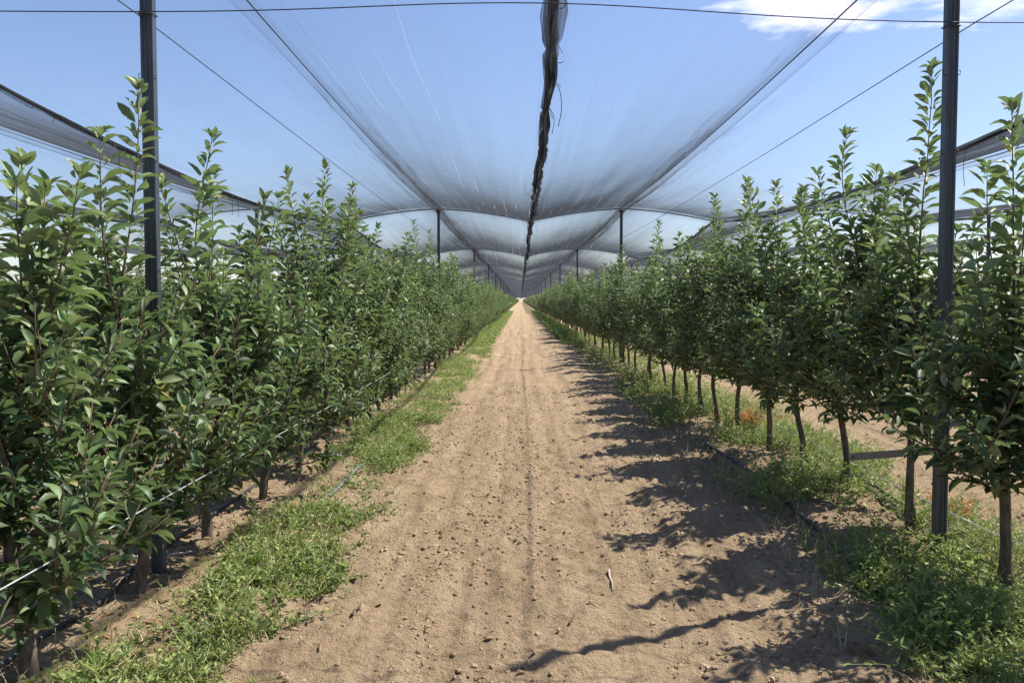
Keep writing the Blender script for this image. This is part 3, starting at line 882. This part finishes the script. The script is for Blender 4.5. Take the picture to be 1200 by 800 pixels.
def twig(name, pts, r0, m, label, cat, fork=None):
    p = smooth_path([(a, b, 0) for a, b in pts], 14)
    p[:, 2] = hz(p[:, 0], p[:, 1]) + r0 * 1.1 + .004
    mb = MB(); mb.tube(p, np.linspace(r0, r0 * .45, len(p)), 6)
    if fork:
        q = p[len(p) // 2]
        f = np.array([q, q + (fork[0] * .5, fork[1] * .5, .012), q + (fork[0], fork[1], .004)])
        mb.tube(f, (r0 * .6, r0 * .5, r0 * .3), 5)
    return tag(link(name, mb.mesh(name), m), label, cat)
def gp(px, py):
    d = CAM_Z / ((py - 352) / 1000.0); return ((px - 610) / 1000.0 * d, d)
twig('twig', [gp(715, 677), gp(718, 687), gp(721, 697)], .007, M_TWIGP, 'pale pinkish twig lying on bare soil left of the tree shadows', 'twig')
twig('twig', [gp(409, 736), gp(415, 730), gp(420, 721)], .008, M_TWIGD, 'short dark forked twig on the bare soil right of the left weeds', 'twig', (.03, -.03))
twig('twig', [gp(668, 741), gp(672, 735), gp(675, 731)], .006, M_TWIGD, 'short dark twig in the alley just above the long post shadow', 'twig')
twig('twig', [gp(686, 719), gp(694, 721), gp(700, 722)], .005, M_TWIGD, 'thin brown twig lying crosswise near the shadow of the tall shoot', 'twig')
twig('twig', [gp(832, 785), gp(836, 790), gp(840, 793)], .006, M_TWIGP, 'small pale twig at the edge of the bottom right shadow', 'twig')
twig('stick', [(-2.3, 4.9), (-2.12, 4.95), (-1.98, 5.08)], .012, M_TWIGP, 'bleached crooked stick in the shade under the left row', 'stick')
for (px, py, lab) in ((612, 786, 'pale straw wisps on the soil at the tip of the long post shadow'), (496, 745, 'small tuft of yellow straw on the sunlit soil, left half of the alley')):
    mb = MB(); cx_, cy_ = gp(px, py); rr = np.random.default_rng(px)
    for q in range(7):
        a = rr.uniform(0, 6.28); L = rr.uniform(.03, .09)
        p = np.array([(cx_, cy_, 0), (cx_ + math.cos(a) * L * .6, cy_ + math.sin(a) * L * .6, rr.uniform(.008, .03)), (cx_ + math.cos(a) * L, cy_ + math.sin(a) * L, rr.uniform(0, .03))])
        p[:, 2] += hz(p[:, 0], p[:, 1]) + .004
        mb.tube(smooth_path(p, 6), .002, 4)
    tag(link('straw', mb.mesh('straw'), M_STRAW), lab, 'straw')

# ------------------------------------------------------------------ weeds
NARROW = [fix_up(np.array([(0, 0, 0), (.45, .16, .03), (.45, -.16, .03), (1, 0, -.12)], float), np.zeros((0, 3), int), np.array([(0, 2, 3, 1)])),
          fix_up(np.array([(0, 0, 0), (.5, .26, .08), (.5, -.26, .08), (1, 0, -.05)], float), np.zeros((0, 3), int), np.array([(0, 2, 3, 1)])),
          fix_up(np.array([(0, 0, 0), (.55, .20, .02), (.55, -.20, .02), (.95, 0, -.3)], float), np.zeros((0, 3), int), np.array([(0, 2, 3, 1)]))]

def weeds(x, y, height, leaf, per, bush, youngm, r, droop=.0):
    """leafy weeds rooted at x, y: a few curved stems with small leaves up each"""
    mb = MB(); n = len(x)
    z = hz(x, y)
    az = r.uniform(0, 6.28, n); el = np.clip(r.normal(1.0 - bush, .3, n), .1, 1.5)
    t = np.linspace(.08, 1, per)
    D = np.stack([np.cos(az) * np.cos(el), np.sin(az) * np.cos(el), np.sin(el)], -1)
    side = r.normal(0, .25, (n, 3)); side[:, 2] = -.15
    P = np.stack([x, y, z], -1)[:, None] + height[:, None, None] * (D[:, None] * t[None, :, None] + side[:, None] * (t ** 2)[None, :, None])
    P[..., 2] = np.maximum(P[..., 2], z[:, None] + .006)
    ph = (np.arange(per) * 2.4)[None] + r.uniform(0, 6.28, (n, 1)) + r.normal(0, .4, (n, per))
    rise = .35 + r.normal(0, .3, (n, per))
    d = np.stack([np.cos(ph), np.sin(ph), rise], -1) + D[:, None] * .35
    sz = leaf[:, None] * r.uniform(.6, 1.25, (n, per)) * (1.15 - .55 * t[None])
    yg = np.clip(youngm[:, None] * (.4 + .8 * t[None]) + r.normal(0, .12, (n, per)), 0, 1)
    put_leaves(mb, P.reshape(-1, 3), d.reshape(-1, 3), sz.ravel(), yg.ravel(), roll=.45, temps=NARROW, r=r)
    # stems
    for q in range(0, n):
        if y[q] < 11:
            mb.tube(P[q][[0, per // 3, 2 * per // 3, per - 1]], np.linspace(.0022, .0012, 4), 3, cap=False, attr=.7)
    return mb

def scatter(num, xr, yr, pw, mask, r):
    x = r.uniform(*xr, num); y = yr[0] + (yr[1] - yr[0]) * r.random(num) ** pw
    k = mask(x, y) > r.random(num)
    return x[k], y[k]

def left_mask(x, y):
    c = -1.52 + .10 * sstep(6, 12, y); half = .33 + .10 * sstep(7, 10, y)
    e = sstep(half + .12, half - .15, np.abs(x - c + (.34 * (vnoise(y * .9, y * 0, 5) - .5) + .22 * (vnoise(y * 2.7, y * 0, 6) - .5))))
    m = e * sstep(.40, .56, vnoise(x * 2.3, y * 1.5, 15) * .75 + .35 * vnoise(x * 4, y * 4, 16))
    m *= (1 - .85 * np.exp(-((y - 7.0) / .6) ** 2)) * sstep(.12, .36, vnoise(y * 1.6, x * .9, 19))
    return m
def right_mask(x, y):
    a = 1.36 + .34 * vnoise(y * .7, y * 0, 25)
    e = sstep(a, a + .22, x) * sstep(2.75, 2.3, x)
    gap = np.exp(-((y - 5.75) / .75) ** 4) * sstep(2.75, 2.35, x)
    m = e * sstep(.40, .58, vnoise(x * 1.7, y * 1.2, 26) * .8 + .3 * vnoise(x * 4, y * 4, 27))
    return m * (1 - .97 * gap) * (1 - .9 * np.exp(-((y - 9.9) / .7) ** 2 - ((x - 2.7) / .3) ** 2))
def right_back(x, y):
    return (1 - .9 * np.exp(-((y - 10.2) / .6) ** 2 - ((x - 2.75) / .3) ** 2)) * sstep(2.4, 2.7, x) * sstep(3.9, 3.2, x) * sstep(.36, .58, vnoise(x * 1.1, y * .8, 36) * .8 + .3 * vnoise(x * 4, y * 4, 37)) * (1 - .8 * np.exp(-((y - 6.4) / .8) ** 2))
def side_mask(x, y):
    k = np.round((x - ROW0) / ROWD); dx = np.abs(x - (ROW0 + k * ROWD))
    return ((k < 0) | (k > 1)) * sstep(1.0, .6, dx) * sstep(.35, .6, vnoise(x * 1.1, y * .8, 46))

WR = np.random.default_rng(44)
parts = []
def add_weed(name, label, sets):
    big = MB()
    for s in sets:
        b = weeds(*s)
        for v_, a_ in zip(b.v, b.attr): pass
        off = big.n
        big.v += b.v; big.attr += b.attr; big.f += [f + off for f in b.f]; big.n += b.n
    return tag(link(name, big.mesh(name, smooth=False, attr_name='young'), M_WEED), label, 'weeds', kind='stuff')

def wset(num, xr, yr, pw, mask, h, lf, per, bush, yg):
    x, y = scatter(num, xr, yr, pw, mask, WR); n = len(x)
    hn = .6 + .8 * vnoise(x * 1.2, y * 1.0, 99)
    hn *= 1 - .5 * sstep(1.7, 2.0, x) * sstep(2.75, 2.6, x) * sstep(4.0, 4.3, y) * sstep(6, 5.4, y)
    return (x, y, WR.uniform(*h, n) * hn, WR.uniform(*lf, n), per, bush, np.clip(WR.normal(yg, .18, n), 0, 1), WR)
add_weed('weeds', 'low green weeds carpeting the foot of the left row', [
    wset(6500, (-2.1, -.75), (3.2, 12), 1.3, left_mask, (.06, .20), (.020, .048), 11, .40, .55),
    wset(1900, (-2.1, -.8), (3.2, 12), 1.3, left_mask, (.14, .34), (.035, .062), 13, .18, .6),
    wset(5200, (-2.0, -.8), (12, 30), 1.0, left_mask, (.08, .22), (.035, .06), 10, .3, .6),
    wset(3200, (-1.9, -.95), (30, 120), 1.3, lambda x, y: sstep(.95, 1.15, -x) * .9, (.12, .30), (.08, .14), 8, .3, .6)])
add_weed('weeds', 'taller green weeds growing along the foot of the right row', [
    wset(2300, (1.3, 2.8), (2.9, 6.2), 1.0, right_mask, (.18, .46), (.032, .064), 15, .2, .75),
    wset(3000, (1.3, 2.8), (6.2, 14), 1.2, right_mask, (.20, .48), (.038, .068), 14, .12, .7),
    wset(2600, (1.35, 2.8), (14, 34), 1.1, right_mask, (.15, .38), (.045, .075), 11, .1, .3),
    wset(3000, (1.5, 2.4), (34, 120), 1.3, lambda x, y: x * 0 + .9, (.2, .38), (.09, .15), 8, .1, .4)])
add_weed('weeds', 'bright green weeds in the sun behind the right row', [
    wset(3800, (2.4, 4.0), (4.0, 14), 1.1, right_back, (.12, .30), (.03, .055), 12, .25, .7),
    wset(2500, (2.4, 4.0), (14, 40), 1.0, right_back, (.12, .28), (.05, .08), 9, .25, .6)])
add_weed('weeds', 'patchy weeds under the neighbouring rows', [
    wset(5000, (-12, 12.5), (3, 40), 1.0, side_mask, (.12, .3), (.05, .09), 9, .25, .5)])

# grass blades, green and dried, among the weeds
def blades(num, xr, yr, mask, L, wd, r):
    x, y = scatter(num, xr, yr, 1.35, mask, r); n = len(x); k = 5
    tufts = r.integers(0, max(1, n // 7), n); x = x[tufts] + r.normal(0, .02, n); y = y[tufts] + r.normal(0, .02, n)
    az = r.uniform(0, 6.28, n); ln = r.uniform(*L, n); bend = r.uniform(.3, 1.5, n); w = wd * r.uniform(.6, 1.3, n)
    t = np.linspace(0, 1, k)[None]
    out = ln[:, None] * t * np.sin(bend[:, None] * (.25 + .5 * t)); up = ln[:, None] * t * np.cos(bend[:, None] * (.25 + .62 * t))
    z0 = hz(x, y)
    C = np.stack([x[:, None] + np.cos(az)[:, None] * out, y[:, None] + np.sin(az)[:, None] * out, np.maximum(z0[:, None] + up, z0[:, None] + .004)], -1)
    sd = np.stack([-np.sin(az), np.cos(az), 0 * az], -1)[:, None] * (w[:, None] * (1 - t ** 2 * .95))[..., None]
    V = np.stack([C - sd, C + sd], 2)
    i = np.arange(k - 1)[None, :, None] * 2 + (np.arange(n) * k * 2)[:, None, None]
    q = np.concatenate([i, i + 1, i + 3, i + 2], -1).reshape(-1, 4)
    mb = MB(); mb.add(V.reshape(-1, 3), [q], np.repeat(r.uniform(.1, .9, n), 2 * k)); return mb
def both(*ms):
    big = MB()
    for b in ms:
        off = big.n; big.v += b.v; big.attr += b.attr; big.f += [f + off for f in b.f]; big.n += b.n
    return big
tag(link('grass', both(blades(5200, (-2.0, -.85), (3.2, 14), left_mask, (.06, .20), .0022, WR), blades(4200, (1.3, 2.8), (3, 12), right_mask, (.10, .34), .0026, WR), blades(3000, (2.4, 4), (4, 14), right_back, (.10, .3), .003, WR)).mesh('grass', attr_name='young'), M_WEED),
    'thin green grass blades mixed into the weeds along both rows', kind='stuff')
tag(link('dry_grass', both(blades(3000, (-2.2, -.95), (3.2, 14), lambda x, y: .25 + .75 * left_mask(x, y), (.05, .18), .0016, WR), blades(2600, (1.4, 3.4), (3, 12), lambda x, y: x * 0 + .7, (.06, .24), .0018, WR)).mesh('dry_grass'), M_STRAW),
    'bleached dead grass stalks among the weeds along both rows', kind='stuff')

for (x_, y_, h_, lf_, n_, yg_, lab) in ((2.80, 10.3, .32, .055, 70, .3, 'bright orange withered weed on the ground behind the right row trunks'),
                                       (3.12, 6.15, .24, .035, 60, .85, 'pale tan withered weed right of the right steel post foot')):
    xx = WR.normal(x_, .065, n_); yy = WR.normal(y_, .08, n_)
    b = weeds(xx, yy, WR.uniform(.5, 1.1, n_) * h_, np.full(n_, lf_), 12, .0, np.full(n_, yg_), WR)
    tag(link('withered_weed', b.mesh('withered_weed', smooth=False, attr_name='young'), M_DRYW), lab, 'weed')

# dry leaf litter under the rows
LT = MB(); nlit = 2600
x = np.where(WR.random(nlit) < .5, WR.normal(-1.95, .42, nlit), WR.normal(2.45, .5, nlit)); y = 3 + 14 * WR.random(nlit) ** 1.6
a = WR.uniform(0, 6.28, nlit)
put_leaves(LT, np.stack([x, y, hz(x, y) + .008], -1), np.stack([np.cos(a), np.sin(a), WR.normal(0, .15, nlit)], -1), WR.uniform(.03, .07, nlit), WR.random(nlit), roll=.3, r=WR)
M_LIT = mat_leaf('dry_leaf', (.22, .14, .07), (.42, .31, .16), (.30, .21, .12), (.4, .26, .1), .15, .8, .15)
tag(link('leaf_litter', LT.mesh('leaf_litter', attr_name='young'), M_LIT), 'dry fallen leaves littering the soil under the rows', kind='stuff')

# ------------------------------------------------------------------ sky, sun, camera
w = bpy.data.worlds.new('World'); scene.world = w; w.use_nodes = True
nt = w.node_tree; nt.nodes.clear(); n = N(nt)
sky = n.new('TexSky', sky_type='NISHITA'); sky.sun_disc = False
el = math.asin(SUN_DIR[2] / np.linalg.norm(SUN_DIR)); az = math.atan2(SUN_DIR[0], SUN_DIR[1])
sky.sun_elevation = el; sky.sun_rotation = az
sky.air_density = 1.0; sky.dust_density = .5; sky.ozone_density = 2.0
tc = n.new('TexCoord'); d = tc.outputs['Generated']
sp = n.new('SeparateXYZ'); n.link(d, sp.inputs[0])
# project the direction on a cloud layer overhead
zc = n.math('MAXIMUM', sp.outputs[2], .05)
cv = n.new('CombineXYZ'); n.link(n.math('DIVIDE', sp.outputs[0], zc), cv.inputs[0]); n.link(n.math('DIVIDE', sp.outputs[1], zc), cv.inputs[1])
cn = n.noise(cv.outputs[0], 2.3, 9, .62, .3)
def blob(cx, cy, rx, ry):
    dx = n.math('DIVIDE', n.math('SUBTRACT', n.math('DIVIDE', sp.outputs[0], sp.outputs[1]), cx), rx)
    dz = n.math('DIVIDE', n.math('SUBTRACT', n.math('DIVIDE', sp.outputs[2], sp.outputs[1]), cy), ry)
    return n.math('SUBTRACT', 1.0, n.math('ADD', n.math('MULTIPLY', dx, dx), n.math('MULTIPLY', dz, dz)), clamp=True)
msk = n.math('MAXIMUM', blob(.50, .40, .27, .10), blob(.32, .345, .15, .055))
msk = n.math('MULTIPLY', msk, n.math('GREATER_THAN', sp.outputs[1], .1))
cl = n.mr(n.math('ADD', n.math('MULTIPLY', msk, .38), cn), .65, .88, 0, 1)
cl = n.math('MULTIPLY', cl, n.mr(msk, 0, .15, 0, 1))
skyc = n.mix(n.math('MULTIPLY', cl, .95), sky.outputs[0], (9.5, 9.7, 10.2, 1))
tint = n.new('Mix', data_type='RGBA', blend_type='MULTIPLY'); tint.inputs[0].default_value = 1; n.link(skyc, tint.inputs[6]); tint.inputs[7].default_value = (1.0, .985, 1.10, 1)
bg = n.new('Background'); n.link(tint.outputs[2], bg.inputs[0]); bg.inputs[1].default_value = .096
ow = n.new('OutputWorld'); n.link(bg.outputs[0], ow.inputs[0])

sun = bpy.data.lights.new('sun', 'SUN'); sun.energy = 5.0; sun.angle = R(.53); sun.color = (1, .955, .88)
so = bpy.data.objects.new('sun', sun); COL.objects.link(so)
from mathutils import Vector
so.rotation_euler = Vector(SUN_DIR).to_track_quat('Z', 'Y').to_euler(); so.location = (0, 0, 30)

cam = bpy.data.cameras.new('camera'); cam.sensor_width = 36; cam.lens = 30.0; cam.clip_end = 6000; cam.clip_start = .05
co = bpy.data.objects.new('camera', cam); COL.objects.link(co)
co.location = (0, 0, CAM_Z); co.rotation_euler = (R(90 - 2.75), 0, R(.57))
scene.camera = co

scene.render.engine = 'CYCLES'
cy = scene.cycles
cy.max_bounces = 6; cy.diffuse_bounces = 3; cy.glossy_bounces = 2; cy.transmission_bounces = 4; cy.transparent_max_bounces = 40
cy.caustics_reflective = False; cy.caustics_refractive = False
cy.use_denoising = True
vs = scene.view_settings
vs.view_transform = 'Standard'; vs.look = 'None'; vs.exposure = 0.75; vs.gamma = 1
